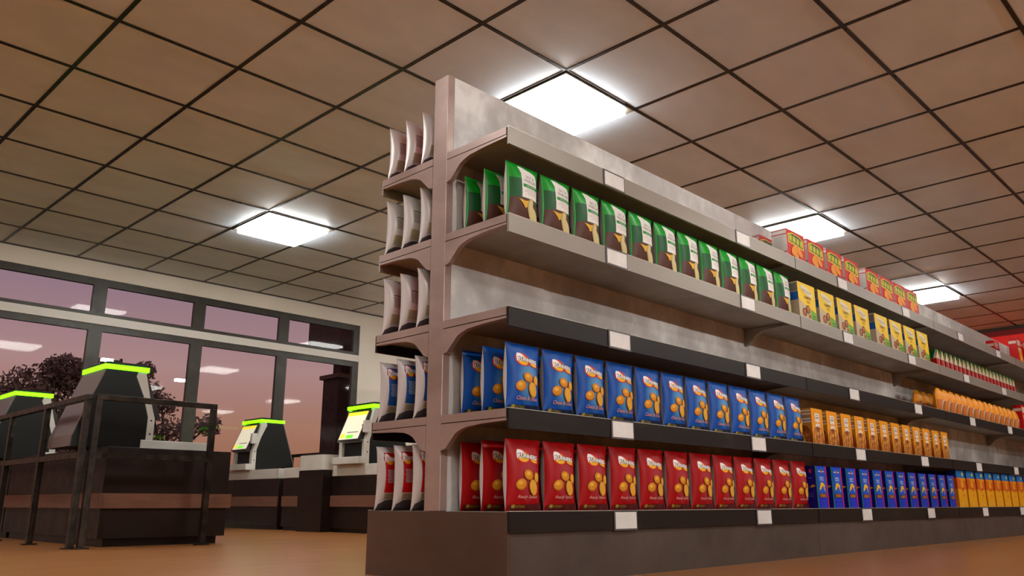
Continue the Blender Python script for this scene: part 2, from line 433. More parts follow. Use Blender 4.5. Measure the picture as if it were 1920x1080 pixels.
M_GREENF = mat('green_crisp_film', lin(14, 150, 34), .34, 0, .35)
M_SILV = mat('silver_crisp_film', lin(206, 198, 196), .34, .15)
A_ = BH/(BW/2)   # v-to-u aspect
def logo(pr, u0, v0, sc=1.0, sl=-.035):
    r_ = P_('logo_red', 200, 20, 22); y_ = P_('logo_yellow', 240, 178, 20); wt = P_('logo_white', 245, 240, 236); dk = P_('logo_shadow', 90, 46, 44)
    U = lambda a: u0+a*sc
    V = lambda a, b_=0: v0+b_*sc+sl*a
    pr.ell(U(.38), V(.3, -.004), .43*sc, .098*sc, r_, rot=-.12, asp=A_)
    pr.ell(U(.40), V(.3, -.016), .34*sc, .072*sc, y_, rot=-.1, asp=A_)
    pr.ell(U(.27), V(.2, .05), .22*sc, .032*sc, wt, rot=-.3, asp=A_)
    pr.poly([(U(.55), V(.55, -.09)), (U(.8), V(.8, -.03)), (U(1.28), V(1.28, .016)), (U(1.34), V(1.34, -.075)), (U(1.0), V(1., -.082)), (U(.8), V(.8, -.06))], r_)
    pr.poly([(U(.82), V(.8, -.048)), (U(.95), V(.9, -.02)), (U(1.26), V(1.26, .0)), (U(1.29), V(1.29, -.066)), (U(1.03), V(1.03, -.07))], y_)
    pr.text('RUNNERS', U(.02), V(0, -.034), U(1.30), V(0, .042), dk, 0, .045, slope=sl/sc)
    pr.text('R', U(.02), V(0, -.044), U(.27), V(0, .05), wt, 0, .03, slope=sl/sc)
    pr.text('UNNERS', U(.24), V(.22, -.028), U(1.28), V(.22, .036), wt, 0, .03, slope=sl/sc)
def crisps(pr):
    p1 = P_('potato', 214, 140, 30); p2 = P_('potato_shade', 186, 104, 16); ch = P_('crisp_slice', 226, 168, 60); hi = P_('potato_light', 238, 176, 60)
    def E(a, b_, ru, rv, m_, rt): pr.ell(a*1.16+.03, (b_-.4)*1.2+.405, ru*1.1, rv*1.1, m_, rt, asp=A_)
    E(-.36, .37, .27, .072, p2, .1); E(-.38, .376, .23, .06, p1, .1); E(-.42, .388, .11, .026, hi, .1)
    E(-.02, .48, .27, .066, p2, -.2); E(-.03, .484, .23, .055, p1, -.2); E(-.05, .495, .11, .024, hi, 0)
    E(.42, .45, .19, .06, p2, -1.1); E(.43, .453, .16, .05, ch, -1.1)
    E(.24, .335, .31, .084, p2, -.9); E(.25, .337, .28, .074, ch, -.9)
def back_print(pr, panel, col2):
    dk = P_('back_text', 96, 90, 84); be = P_('info_panel', 176, 166, 132); st = P_('back_strip', 70, 62, 66); sl2 = P_('pale_text', 150, 170, 190)
    wav = [(-.94, .0), (.94, 0), (.9, .1), (.5, .155), (0, .17), (-.5, .155), (-.9, .1)]
    if panel:
        pr.poly([(-.66, .275), (.66, .275), (.62, .9), (.3, .905), (-.3, .905), (-.62, .9)], panel)
        for i in range(9):
            w_ = .5-.03*(i % 3)
            pr.rect(-w_, .62-.024*i, w_, .632-.024*i, sl2)
        logo(pr, -.66, .80, 1.0, 0)
        pr.rect(-.66, .165, .66, .268, be)
        for i in range(5): pr.rect(-.58, .245-.016*i, .58-.1*(i % 3), .252-.016*i, dk)
    else:
        for i, row in enumerate([.4]): pr.rect(-.45, .685, .45, .705, dk)
        rnd = random.Random(3)
        for j in range(10):
            v = .655-.019*j; u = -.5+.06*rnd.random()
            while u < .48:
                w_ = .05+.1*rnd.random(); pr.rect(u, v, min(u+w_, .52), v+.011, dk); u += w_+.035
        pr.rect(-.66, .2, .66, .37, be)
        for i in range(6): pr.rect(-.6, .345-.024*i, .55-.12*(i % 3), .352-.024*i, dk)
        pr.rect(-.66, .187, .66, .194, P_('violet_line', 90, 80, 150))
    pr.poly(wav, st)
def bag_mesh(kind):
    mb = MB()
    fm = {'blue': M_BLUEF, 'red': M_REDF, 'green': M_GREENF}[kind]
    bag_base(mb, fm, M_SILV)
    pr = Print(mb, lambda u, v, l: bag_xyz(u, v, -1, l)); prb = Print(mb, lambda u, v, l: bag_xyz(.42-.58*u, v, 1, l))
    if kind in ('blue', 'red'):
        logo(pr, -.62, .775, .98); crisps(pr)
        if kind == 'blue':
            pr.text('Cheese & Onion', -.62, .165, .66, .225, P_('flavour_pink', 206, 138, 118), .35, .012)
        else:
            pr.text('Ready Salted', -.58, .165, .62, .222, P_('flavour_grey', 214, 150, 146), .35, .012)
        dk = P_('bottom_'+kind, *((6, 22, 52) if kind == 'blue' else (84, 2, 6)))
        pr.poly([(-.93, .006), (.93, .006), (.93, .115), (.3, .1), (-.93, .085)], dk)
        pr.ell(-.72, .068, .09, .026, P_('badge', 150, 130, 40), asp=A_)
        pr.text('SUITABLE', -.6, .05, -.08, .082, P_('badge', 150, 130, 40), 0, .01)
        back_print(prb, P_('panel_'+kind, *((16, 78, 150) if kind == 'blue' else (186, 10, 18))), None)
    else:
        dg = P_('dark_green', 16, 84, 34); br = P_('plum_brown', 84, 44, 30); wt = P_('label_white', 236, 230, 224); tx = P_('label_text', 84, 66, 60)
        ye = P_('crisp_gold', 228, 172, 46); pa = P_('crisp_pale', 214, 196, 140); pb = P_('crisp_pale_shade', 184, 160, 100)
        pr.poly([(-.93, .40), (.93, .40), (.93, .74), (.3, .73), (-.3, .745), (-.93, .735)], dg)
        pr.poly([(-.95, .006), (.95, .006), (.93, .40), (.4, .41), (0, .435), (-.5, .43), (-.93, .4)], br)
        pr.poly([(-.30, .44), (.82, .44), (.84, .80), (.72, .885), (.3, .925), (-.42, .955), (-.28, .84)], wt)
        pr.text('SALT &', .0, .78, .56, .83, tx, 0, .0); pr.text('VINEGAR', -.16, .705, .74, .76, tx, 0, .0)
        pr.rect(-.22, .615, .8, .67, P_('green_strip', 30, 140, 60)); pr.text('HANDCOOKED CRISPS', .0, .63, .64, .655, wt)
        for i, (a, b__) in enumerate([(0, .6), (-.15, .72), (.05, .62)]):
            pr.text('FROM POTATOES', a, .575-.035*i, b__, .59-.035*i, P_('small_pink', 150, 110, 106))
        pr.poly([(-.52, .40), (-.1, .385), (.1, .40), (.3, .455), (.44, .4), (.3, .33), (.05, .3), (-.08, .27), (-.24, .33)], ye)
        pr.poly([(.1, .39), (.28, .45), (.46, .42), (.45, .32), (.7, .27), (.86, .2), (.84, .12), (.6, .075), (.4, .085), (.22, .15), (.08, .25), (0, .33)], pb)
        pr.poly([(.14, .37), (.28, .43), (.42, .4), (.41, .33), (.66, .26), (.8, .19), (.78, .13), (.58, .095), (.42, .105), (.27, .17), (.14, .27)], pa)
        pr.ell(-.7, .1, .2, .025, P_('herbs', 120, 104, 34), asp=A_); pr.ell(-.3, .08, .12, .015, P_('herbs', 120, 104, 34), asp=A_)
        back_print(prb, None, None)
    me = mb.mesh('crisp_bag_'+kind)
    for p in me.polygons: p.use_smooth = p.material_index < 2
    return me
ORD = ['first', 'second', 'third', 'fourth', 'fifth', 'sixth', 'seventh', 'eighth', 'ninth', 'tenth', 'eleventh', 'twelfth',
       'thirteenth', 'fourteenth', 'fifteenth', 'sixteenth', 'seventeenth', 'eighteenth', 'nineteenth', 'twentieth', 'twenty-first', 'twenty-second']
def put(name, me, x, y, z, label, cat, group, rz=0):
    o = bpy.data.objects.new(name, me); COL.objects.link(o)
    o.location = (x, y, z); o.rotation_euler = (0, 0, rz)
    return tag(o, label, cat, group)
ZO = .0008
bags = {k: bag_mesh(k) for k in ('blue', 'red', 'green')}
rows_y = [-3.245, -3.08, -2.925]
desc = {'green': ('green and brown salt and vinegar crisp bag', 'second shelf'), 'blue': ('blue cheese and onion crisp bag', 'fourth shelf'), 'red': ('red ready salted crisp bag', 'bottom shelf')}
pr_rnd = random.Random(11)
for kind, z in (('green', LEV[1]), ('blue', LEV[3]), ('red', BL)):
    d, sh = desc[kind]
    for i in range(12):
        for r, y in enumerate(rows_y):
            if r == 2 and i > 0: continue
            x = .997+BW/2+.2735*i
            where = ('at the open end' if i == 0 else '%s from open end' % ORD[i])
            rr = ['front row', 'second row', 'back row'][r]
            put('crisp_bag', bags[kind], x, y, z+ZO+.006*(r == 0)*0, '%s, %s, %s' % (d, where, rr), 'crisp bag',
                '%s crisp bags on the %s' % (kind, sh))
# rear side bags seen past the end upright (backs turned to the camera? they face away)
for kind, z, nm in (('redw', LEV[0], 'top shelf'), ('green', LEV[1], 'second shelf'), ('redw', LEV[2], 'third shelf'), ('blue', LEV[3], 'fourth shelf'), ('red', BL, 'bottom shelf')):
    if kind == 'redw':
        if 'redw' not in bags:
            mb = MB(); bag_base(mb, M_REDF, M_SILV)
            back_print(Print(mb, lambda u, v, l: bag_xyz(.42-.58*u, v, 1, l)), None, None)
            bags['redw'] = mb.mesh('crisp_bag_white_back')
            for p in bags['redw'].polygons: p.use_smooth = p.material_index < 2
    dd = {'redw': 'white-backed crisp bag with red edge', 'green': 'white-backed crisp bag with green edge',
          'blue': 'crisp bag with blue back panel', 'red': 'crisp bag with red back panel'}[kind]
    for r, y in enumerate([-2.297, -2.455, -2.613]):
        x = .93+BW/2
        put('crisp_bag', bags[kind], x, y, z+ZO, '%s, %s, far side, %s' % (dd, ['outermost', 'middle one', 'half hidden by the upright'][r], nm),
            'crisp bag', 'far side crisp bags on the %s' % nm, rz=PI)
# ---- boxes
def box_pr(w_, h_, d_, base_m, side_m=None, top_m=None):
    """box w wide (x), d deep (y), h high, front at y=0 facing -y, origin bottom front centre. returns MB, front Print, left side Print"""
    mb = MB(); x = w_/2
    V = [(-x,0,0),(x,0,0),(x,d_,0),(-x,d_,0),(-x,0,h_),(x,0,h_),(x,d_,h_),(-x,d_,h_)]
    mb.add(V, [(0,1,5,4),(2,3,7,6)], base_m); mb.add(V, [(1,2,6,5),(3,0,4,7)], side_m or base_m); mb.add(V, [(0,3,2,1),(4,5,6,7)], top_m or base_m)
    pf = Print(mb, lambda u, v, l: (u*x, -l, max(v, .004)*h_), 9, .0003)
    ps = Print(mb, lambda u, v, l: (-x-l, d_/2-u*d_/2, max(v, .004)*h_), 9, .0003)   # u=-1 back edge, u=1 front edge
    return mb, pf, ps
def carton(name, w_, h_, d_, art, base_m, side_m=None, top_m=None):
    mb, pf, ps = box_pr(w_, h_, d_, base_m, side_m, top_m); art(pf, ps)
    me = mb.mesh(name); return me
def art_cracker(f, s):
    y_ = P_('cracker_yellow', 236, 212, 40); g_ = P_('letter_olive', 176, 182, 40); dk = P_('letter_edge', 70, 78, 50); o_ = P_('cracker_orange', 240, 150, 20); o2 = P_('cracker_orange_deep', 222, 116, 10); rd = P_('carton_red_line', 196, 60, 60)
    f.poly([(-.86, .56), (.0, .53), (.84, .46), (.84, .8), (.4, .9), (-.4, .92), (-.86, .84)], y_)
    f.poly([(-.78, .60), (.0, .57), (.76, .51), (.76, .78), (.38, .87), (-.36, .89), (-.78, .82)], dk)
    for k, (a, b__, z0) in enumerate([(-.74, -.42, .62), (-.36, -.02, .60), (.04, .36, .58), (.42, .72, .55)]):
        f.rect(a, z0, b__, z0+.22, g_); f.rect(a+.1, z0+.06, b__-.1, z0+.16, y_)
    f.ell(-.22, .34, .42, .17, o2, .2); f.ell(-.24, .36, .36, .14, o_, .2); f.ell(.3, .35, .36, .14, o2, -.3); f.ell(.3, .36, .3, .11, o_, -.3); f.ell(-.1, .2, .26, .08, o_)
    s.rect(-1, .8, 1, .83, rd); s.rect(-1, .94, 1, .965, rd); s.rect(-1, .22, 1, .25, rd)
    for i in range(9): s.rect(-.7, .72-.05*i, .6-.1*(i % 3), .735-.05*i, P_('side_grey_text', 186, 180, 180))
def art_nuts(f, s):
    cr = P_('carton_cream', 232, 214, 140); tx = P_('carton_brown_text', 110, 70, 10); be = P_('carton_beige', 196, 174, 140); gr = P_('carton_leaf', 110, 170, 30); gd = P_('carton_leaf_dark', 70, 120, 20)
    f.poly([(-1, 0), (.3, 0), (-.1, .36), (-.5, .44), (-.8, .5), (-1, .56)], be)
    f.poly([(.3, .0), (1, 0), (1, .26), (.4, .34), (.25, .2)], gr); f.rect(.45, .04, .9, .1, gd); f.rect(.5, .13, .92, .18, gd)
    f.ell(.0, .8, .72, .115, cr, -.12); f.ell(.0, .8, .6, .085, P_('carton_oval', 226, 214, 186), -.12)
    f.text('McBrownie', -.5, .785, .52, .84, tx, .3, .0, -.03); f.text('finest', -.2, .735, .3, .765, tx, .2, 0, -.03)
    f.text('TARTS', -.35, .585, .42, .655, tx, 0, .03); f.text('X12', -.08, .48, .3, .555, tx, 0, 0)
    for cx, cz in ((-.42, .2), (.0, .3)):
        f.ell(cx, cz, .24, .115, P_('nut_dark', 80, 44, 22)); f.ell(cx-.03, cz+.0, .17, .085, P_('nut_amber', 170, 84, 24)); f.ell(cx+.04, cz+.04, .07, .03, P_('nut_light', 214, 140, 50))
    f.ell(.15, .12, .14, .05, P_('nut_amber', 170, 84, 24))
    s.rect(-.8, .5, 1, .72, P_('carton_blue_patch', 20, 90, 170)); s.rect(-.8, .74, .9, .96, P_('carton_grey_patch', 120, 112, 106))
def art_cereal(f, s):
    wh = P_('cereal_white', 226, 214, 204); gy = P_('cereal_grey_text', 150, 136, 130); o_ = P_('cereal_nut', 206, 120, 30); o2 = P_('cereal_nut_dark', 140, 66, 14); o3 = P_('cereal_nut_pale', 226, 168, 84)
    f.rect(-.4, .62, .42, .87, wh); f.rect(-.3, .72, .3, .76, gy); f.rect(-.25, .8, .25, .82, gy)
    f.poly([(-.85, .1), (-.8, .36), (-.42, .5), (-.36, .58), (.4, .58), (.48, .49), (.9, .34), (.93, .1)], wh)
    f.poly([(-.9, 0), (.95, 0), (.86, .34), (.5, .46), (0, .5), (-.5, .47), (-.82, .34)], o2)
    rnd = random.Random(5)
    for cc in (o_, o3, o_, o3):
        for i in range(9): f.ell(rnd.uniform(-.78, .8), rnd.uniform(.03, .42), .09+.07*rnd.random(), .03+.02*rnd.random(), cc, rnd.random()*3, 9)
    for z in (.93, .84, .7, .62): s.rect(-.9, z-.02, .9, z+.02, wh)
    s.rect(-.7, .76, .8, .79, gy); s.rect(-.7, .64, .8, .67, P_('violet_grey', 150, 120, 140))
    s.poly([(-1, 0), (1, 0), (1, .3), (.4, .5), (-.4, .54), (-1, .5)], o2)
    for cc in (o_, o3, o_):
        for i in range(8): s.ell(rnd.uniform(-.85, .9), rnd.uniform(.03, .38), .12, .035, cc, rnd.random()*3, 9)
def art_pasta(f, s):
    gn = P_('pasta_green', 10, 110, 80); mg = P_('pasta_magenta', 190, 10, 80); md = P_('pasta_mid_blue', 16, 84, 200); wh = P_('pasta_white', 190, 196, 224); ye = P_('pasta_yellow', 236, 180, 10)
    f.rect(-1, 0, -.8, 1, gn); f.rect(.8, 0, 1, 1, mg); f.rect(-.72, .36, .76, .97, md)
    f.rect(-.52, .86, .5, .885, wh); f.ell(0, .875, .17, .05, P_('pasta_red', 200, 40, 60)); f.rect(-.14, .85, .0, .92, P_('pasta_leaf', 60, 150, 60))
    f.text('PASTA', -.36, .7, .38, .75, wh, 0, .03); f.text('SHELLS', -.36, .655, .38, .69, wh, 0, .03)
    f.poly([(-.6, .43), (-.25, .6), (.1, .62), (.5, .54), (.36, .5), (.5, .42), (.42, .4), (.12, .54), (-.28, .45)], ye)
    f.rect(-.62, .26, .62, .35, P_('pasta_brown', 130, 76, 24)); f.ell(0, .3, .35, .03, P_('pasta_tan', 170, 104, 40))
    for z in (.17, .1, .04): f.rect(-.4, z, .45, z+.018, P_('pasta_dim_text', 60, 80, 200))
    s.ell(.1, .88, .22, .05, P_('pasta_red', 200, 40, 60)); s.rect(-.3, .7, .3, .73, P_('pasta_dim_text', 60, 80, 200)); s.poly([(-.2, .5), (.4, .56), (.9, .53), (.3, .49)], P_('pasta_gold_dim', 190, 140, 20))
    for z in (.35, .31, .27): s.rect(-.4, z, .5, z+.012, P_('pasta_dim_text', 60, 80, 200))
def art_beach(f, s):
    bl = P_('beach_blue', 10, 110, 190); bd = P_('beach_navy', 10, 50, 130); ye = P_('beach_sun', 190, 196, 40); og = P_('beach_orange', 214, 96, 10); pk = P_('beach_salmon', 230, 130, 60)
    f.rect(-1, .8, 1, 1, bl); f.rect(.8, .8, 1, 1, bd); f.ell(.42, .9, .2, .055, ye)
    f.poly([(-1, .5), (1, .48), (1, .76), (.6, .7), (.45, .8), (.3, .7), (0, .82), (-.3, .72), (-.55, .82), (-1, .8)], og)
    f.poly([(-.2, .56), (.15, .5), (.4, .57), (.35, .76), (.05, .8), (-.15, .72)], P_('beach_amber', 236, 160, 20))
    f.poly([(-.2, .56), (.1, .42), (.5, .55), (.1, .52)], P_('beach_rust', 190, 80, 10)); f.ell(.2, .32, .1, .03, P_('beach_rust', 190, 80, 10)); f.ell(-.3, .1, .14, .03, P_('beach_pale', 200, 190, 130))
    s.rect(-1, .8, 1, 1, bd); s.rect(-1, .5, 1, .8, P_('beach_orange_dark', 180, 78, 8)); s.ell(0, .5, .6, .03, P_('beach_rust', 190, 80, 10))
def art_small(f, s):
    rd = P_('small_red', 176, 12, 18); cr = P_('small_cream', 220, 206, 180); gn = P_('small_green', 14, 84, 30); ye = P_('small_yellow', 226, 186, 30)
    f.rect(-1, 0, 1, .45, rd); f.rect(.35, 0, 1, .42, P_('small_rose', 196, 120, 104)); f.rect(-1, .45, 1, .58, cr)
    f.poly([(-.9, .55), (.2, .95), (.45, .95), (.95, .55)], cr); f.poly([(.2, .95), (.45, .95), (.95, .56), (.3, .72)], ye)
    s.rect(-1, 0, 1, .45, rd); s.poly([(.3, .45), (1, .95), (1, .45)], cr)
def art_redbox(f, s):
    wh = P_('redbox_white', 224, 200, 180); og = P_('redbox_orange', 236, 150, 20); ye = P_('redbox_yellow', 250, 210, 80)
    f.rect(-.75, .7, .6, .93, wh); f.poly([(-.8, .62), (.6, .62), (.95, 0), (-.3, 0)], og); f.ell(.1, .2, .35, .09, ye); f.rect(-.6, .48, .3, .6, wh)
    s.rect(-.95, .76, .95, .87, wh)
M_PK = mat('carton_plain_white', lin(222, 214, 210), .5)
KINDS = []
cr_me = carton('cracker_box', .325, .26, .13, art_cracker, P_('cracker_red', 206, 24, 26), M_PK, P_('cracker_red', 206, 24, 26))
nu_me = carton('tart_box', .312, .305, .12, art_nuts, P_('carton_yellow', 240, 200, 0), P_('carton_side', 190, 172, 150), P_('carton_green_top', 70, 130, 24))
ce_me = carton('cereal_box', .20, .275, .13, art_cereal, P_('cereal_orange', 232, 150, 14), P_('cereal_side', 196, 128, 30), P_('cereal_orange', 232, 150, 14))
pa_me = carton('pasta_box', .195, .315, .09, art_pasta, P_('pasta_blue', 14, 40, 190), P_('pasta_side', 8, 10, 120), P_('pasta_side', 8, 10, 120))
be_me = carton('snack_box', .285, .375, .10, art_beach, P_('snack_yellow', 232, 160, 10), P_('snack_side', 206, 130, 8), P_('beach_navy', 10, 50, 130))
sm_me = carton('stock_cube_box', .105, .185, .09, art_small, P_('small_green', 14, 84, 30), None, P_('small_top', 150, 150, 130))
rb_me = carton('crisp_carton', .26, .345, .10, art_redbox, P_('redbox_red', 206, 10, 14))
FY = -3.316
for i in range(8):
    x = 4.355+.3765*i+(.12 if i > 3 else 0)-(.02*(i-4) if i > 4 else 0)
    put('cracker_box', cr_me, x, FY+.02, LEV[0]+ZO, 'red cracker box with yellow lettering, %s from left on the top shelf' % ORD[i], 'box', 'red cracker boxes on the top shelf')
put('cracker_box', cr_me, 4.355, FY+.26, LEV[0]+ZO, 'red cracker box pushed back behind the first one', 'box', 'red cracker boxes on the top shelf')
for i in range(8):
    x = 4.42+.377*i+(.085 if i > 3 else 0)
    put('tart_box', nu_me, x, FY, LEV[1]+ZO, 'yellow tart box with green corner, %s from the crisp bags' % ORD[i], 'box', 'yellow tart boxes on the second shelf')
for i in range(12):
    put('cereal_box', ce_me, 4.395+.2755*i, FY, LEV[3]+ZO, 'orange cereal box with nuts on the front, %s from the blue crisp bags' % ORD[i], 'box', 'orange cereal boxes on the fourth shelf')
for i in range(12):
    put('pasta_box', pa_me, 4.37+.279*i, FY, BL+ZO, 'blue pasta box with green and magenta edges, %s from the red bags' % ORD[i], 'box', 'blue pasta boxes on the bottom shelf')
for i in range(10):
    put('snack_box', be_me, 7.785+.338*i, FY, BL+ZO, 'tall yellow snack box with blue top, %s from the pasta boxes' % ORD[i], 'box', 'yellow snack boxes on the bottom shelf')
for i, (xx, yy) in enumerate([(7.785, .2), (8.123, .2), (7.785, .33)]):
    put('snack_box', be_me, xx, FY+yy, BL+ZO, 'yellow snack box whose blue top peeks over the pasta boxes, %s' % ['leftmost of the second row', 'next in the second row', 'third row'][i], 'box', 'snack boxes behind the front row')
for i in range(21):
    put('stock_cube_box', sm_me, 7.567+.152*i, FY, LEV[1]+ZO, 'small green, white and red carton, %s from the yellow boxes' % ORD[i], 'box', 'small green and red cartons on the second shelf')
for i in range(4):
    put('crisp_carton', rb_me, 11.25+.35*i, FY, LEV[0]+ZO, 'red carton of golden snacks at the far end of the top shelf, %s' % ORD[i], 'box', 'red cartons on the top shelf')
put('crisp_carton', rb_me, 11.25, FY+.28, LEV[0]+ZO, 'leftmost red carton on the top shelf, set back, white band on its side', 'box', 'red cartons on the top shelf')
for i in range(2):
    put('crisp_carton', rb_me, 10.93+.33*i, FY, LEV[2]+ZO, 'red carton at the right photo edge after the orange pouches, %s' % ORD[i], 'box', 'red cartons on the third shelf')
# ---- pouches
def pouch_mesh():
    mb = MB(); W, Hh, T = .21, .255, .05
    def fn(u, v, side, l):
        v = max(v, 0)
        sp_ = math.sin(PI*min(1, max(0, .12+.88*v))); w_ = W/2*(1 if v < .62 else math.cos((v-.62)/.38*PI/2)**.6*.62+.38)
        q = max(0, 1-abs(u)**2.6)**.7
        return (u*w_, side*(T*q*max(0, sp_)**.6+l), v*Hh)
    nu, nv = 12, 14; uu = [-1+2*i/nu for i in range(nu+1)]; vv = [j/nv for j in range(nv+1)]
    for side in (-1, 1):
        mb.add([fn(u, v, side, .0004) for v in vv for u in uu], [(j*(nu+1)+i, j*(nu+1)+i+1, (j+1)*(nu+1)+i+1, (j+1)*(nu+1)+i) for j in range(nv) for i in range(nu)], mat('orange_pouch_film', lin(240, 150, 0), .4, 0, .3))
    pr = Print(mb, lambda u, v, l: fn(u, v, -1, l))
    pr.poly([(-.97, .0), (.97, .0), (.95, .5), (.4, .5), (-.95, .5)], P_('pouch_salmon', 206, 112, 34))
    pr.ell(.14, .24, .66, .29, P_('pouch_white', 214, 190, 172)); pr.ell(.2, .2, .56, .25, P_('pouch_biscuit', 150, 92, 24)); pr.ell(.2, .22, .4, .16, P_('pouch_biscuit_light', 176, 110, 34))
    prs = Print(mb, lambda u, v, l: fn(u, v, 1, l)); prs.rect(-.6, .1, .6, .6, P_('pouch_white', 224, 204, 190))
    me = mb.mesh('biscuit_pouch')
    for p in me.polygons: p.use_smooth = p.material_index == 0
    return me
po = pouch_mesh()
for i in range(15):
    put('biscuit_pouch', po, 7.566+.2135*i, -3.27, LEV[2]+ZO, 'orange biscuit pouch with a rounded top, %s in the front row of the third shelf' % ORD[i], 'pouch', 'orange biscuit pouches on the third shelf')
for i in range(3):
    put('biscuit_pouch', po, 7.566+.2135*i, -3.055, LEV[2]+ZO, 'orange biscuit pouch in the short rear row, %s from the left, standing apart' % ORD[i], 'pouch', 'orange biscuit pouches on the third shelf')
# ------------------------------------------------------------------ self checkout kiosks
def kiosk(x, y, rz, label, shelf_len, reader=True):
    """local +x faces the shopper; x=0 is the back; z is measured from the floor"""
    r = empty('self_checkout_kiosk', (x, y, 0), label, 'self checkout', 'self checkout kiosks', rz)
    hw_ = .30
    body = [(.0, .878), (.0, .98), (.235, 1.64), (.53, 1.64), (.51, 1.58), (.60, 1.39), (.665, 1.19), (.665, .878)]
    m = MB().prism(body, 'y', -hw_, hw_, M_BLACKG); m.build('body_shell', r, bevel=.006)
    # rear cover, slightly proud
    rc = [(-.018, .882), (-.018, .984), (.214, 1.63), (.23, 1.624), (-.001, .978), (-.001, .882)]
    o = MB().prism(rc, 'y', -hw_+.012, hw_-.012, M_GREYC).build('rear_cover', r)
    # white front frame: two cheeks, header, base
    fr_ = [(.531, 1.635), (.60, 1.635), (.665, 1.39), (.735, 1.18), (.735, .972), (.667, .972), (.667, 1.19), (.602, 1.392), (.512, 1.58)]
    m = MB()
    for s in (-1, 1): m.prism(fr_, 'y', s*hw_*1.003, s*(hw_-.075), M_WHITE)
    m.box(.66, -hw_+.075, 1.17, .735, hw_-.075, 1.2, M_WHITE)
    ff = m.build('front_frame', r)
    sc_ = MB()
    for s in (-1, 1):
        for px, pz in ((.70, 1.16), (.70, 1.03)): sc_.cyl((px, s*(hw_+.001), pz), (px, s*(hw_+.006), pz), .009, M_BLACK, 8)
    sc_.build('screws', ff)
    MB().box(.66, -hw_+.075, .975, .70, hw_-.075, 1.17, M_SLOT).build('receipt_recess', r)
    MB().box(.62 if shelf_len > .3 else .667, -hw_*1.02, .878, .735+shelf_len, hw_*1.02, .972, M_WHITE).build('front_tray', r, bevel=.008)
    # leaning screen
    ang = math.atan2(.18, .42); sx, sz = .815, 1.185; L_ = .45
    ux, uz = -math.sin(ang), math.cos(ang); nx, nz = math.cos(ang), math.sin(ang)
    def S(a, d_): return (sx+ux*a+nx*d_, sz+uz*a+nz*d_)
    o = MB().prism([S(0, -.045), S(L_, -.045), S(L_, 0), S(0, 0)], 'y', -.25, .25, M_BLACK).build('screen_bezel', r, bevel=.004)
    def quad(mb, y0, y1, a0, a1, d_, m_):
        p = [S(a0, d_), S(a1, d_)]
        mb.add([(p[0][0], y0, p[0][1]), (p[0][0], y1, p[0][1]), (p[1][0], y1, p[1][1]), (p[1][0], y0, p[1][1])], [(0, 1, 2, 3)], m_)
    d = MB()
    quad(d, -.225, .225, .02, L_-.02, .002, mat('screen_page', lin(200, 190, 165), .3, emit=lin(222, 212, 184), es=.62))
    quad(d, -.225, .225, L_-.075, L_-.02, .0028, mat('screen_yellow', lin(230, 200, 40), .3, emit=lin(236, 206, 50), es=.75))
    quad(d, -.07, .09, .035, .085, .0028, mat('screen_green_button', lin(90, 220, 40), .3, emit=lin(110, 230, 50), es=.8))
    quad(d, -.2, -.11, .04, .11, .0028, mat('screen_yellow', lin(230, 200, 40)))
    quad(d, -.08, .17, .115, .13, .0028, mat('screen_text', lin(120, 112, 100), .3, emit=lin(130, 124, 110), es=.4))
    d.build('screen_display', o)
    # light bar around the top, dark cap
    m = MB(); z0, z1 = 1.625, 1.672; e_ = .008
    a0, a1 = .215-e_, .62+e_; b0 = hw_+e_
    m.box(a0, -b0, z0, a0+.02, b0, z1, M_GREEN); m.box(a1-.02, -b0, z0, a1, b0, z1, M_GREEN)
    m.box(a0+.02, -b0, z0, a1-.02, -b0+.02, z1, M_GREEN); m.box(a0+.02, b0-.02, z0, a1-.02, b0, z1, M_GREEN)
    m.build('light_bar', r)
    MB().box(a0+.022, -b0+.022, z0+.016, a1-.022, b0-.022, z1+.03, M_BLACKG).build('top_cap', r, bevel=.008)
    rd = MB().box(.70, .305, 1.28, .79, .36, 1.44, M_WHITE).box(.70, .24, 1.3, .76, .305, 1.4, mat('reader_grey', lin(110, 104, 104), .4)); rd.build('card_reader', r, bevel=.006)
    return r
kiosk(.75, 2.41, 0, 'nearest self checkout kiosk, back turned, green light on top, behind the barrier corner', .62)
kiosk(.75, 5.25, 0, 'self checkout kiosk at the left edge of the photo, back turned, green light on top', .62)
kiosk(5.34, 3.22, PI, 'self checkout kiosk with lit screen, closest to the shelving end', .10)
kiosk(5.34, 6.2, PI, 'self checkout kiosk with lit screen, in front of the window mullion', .10)
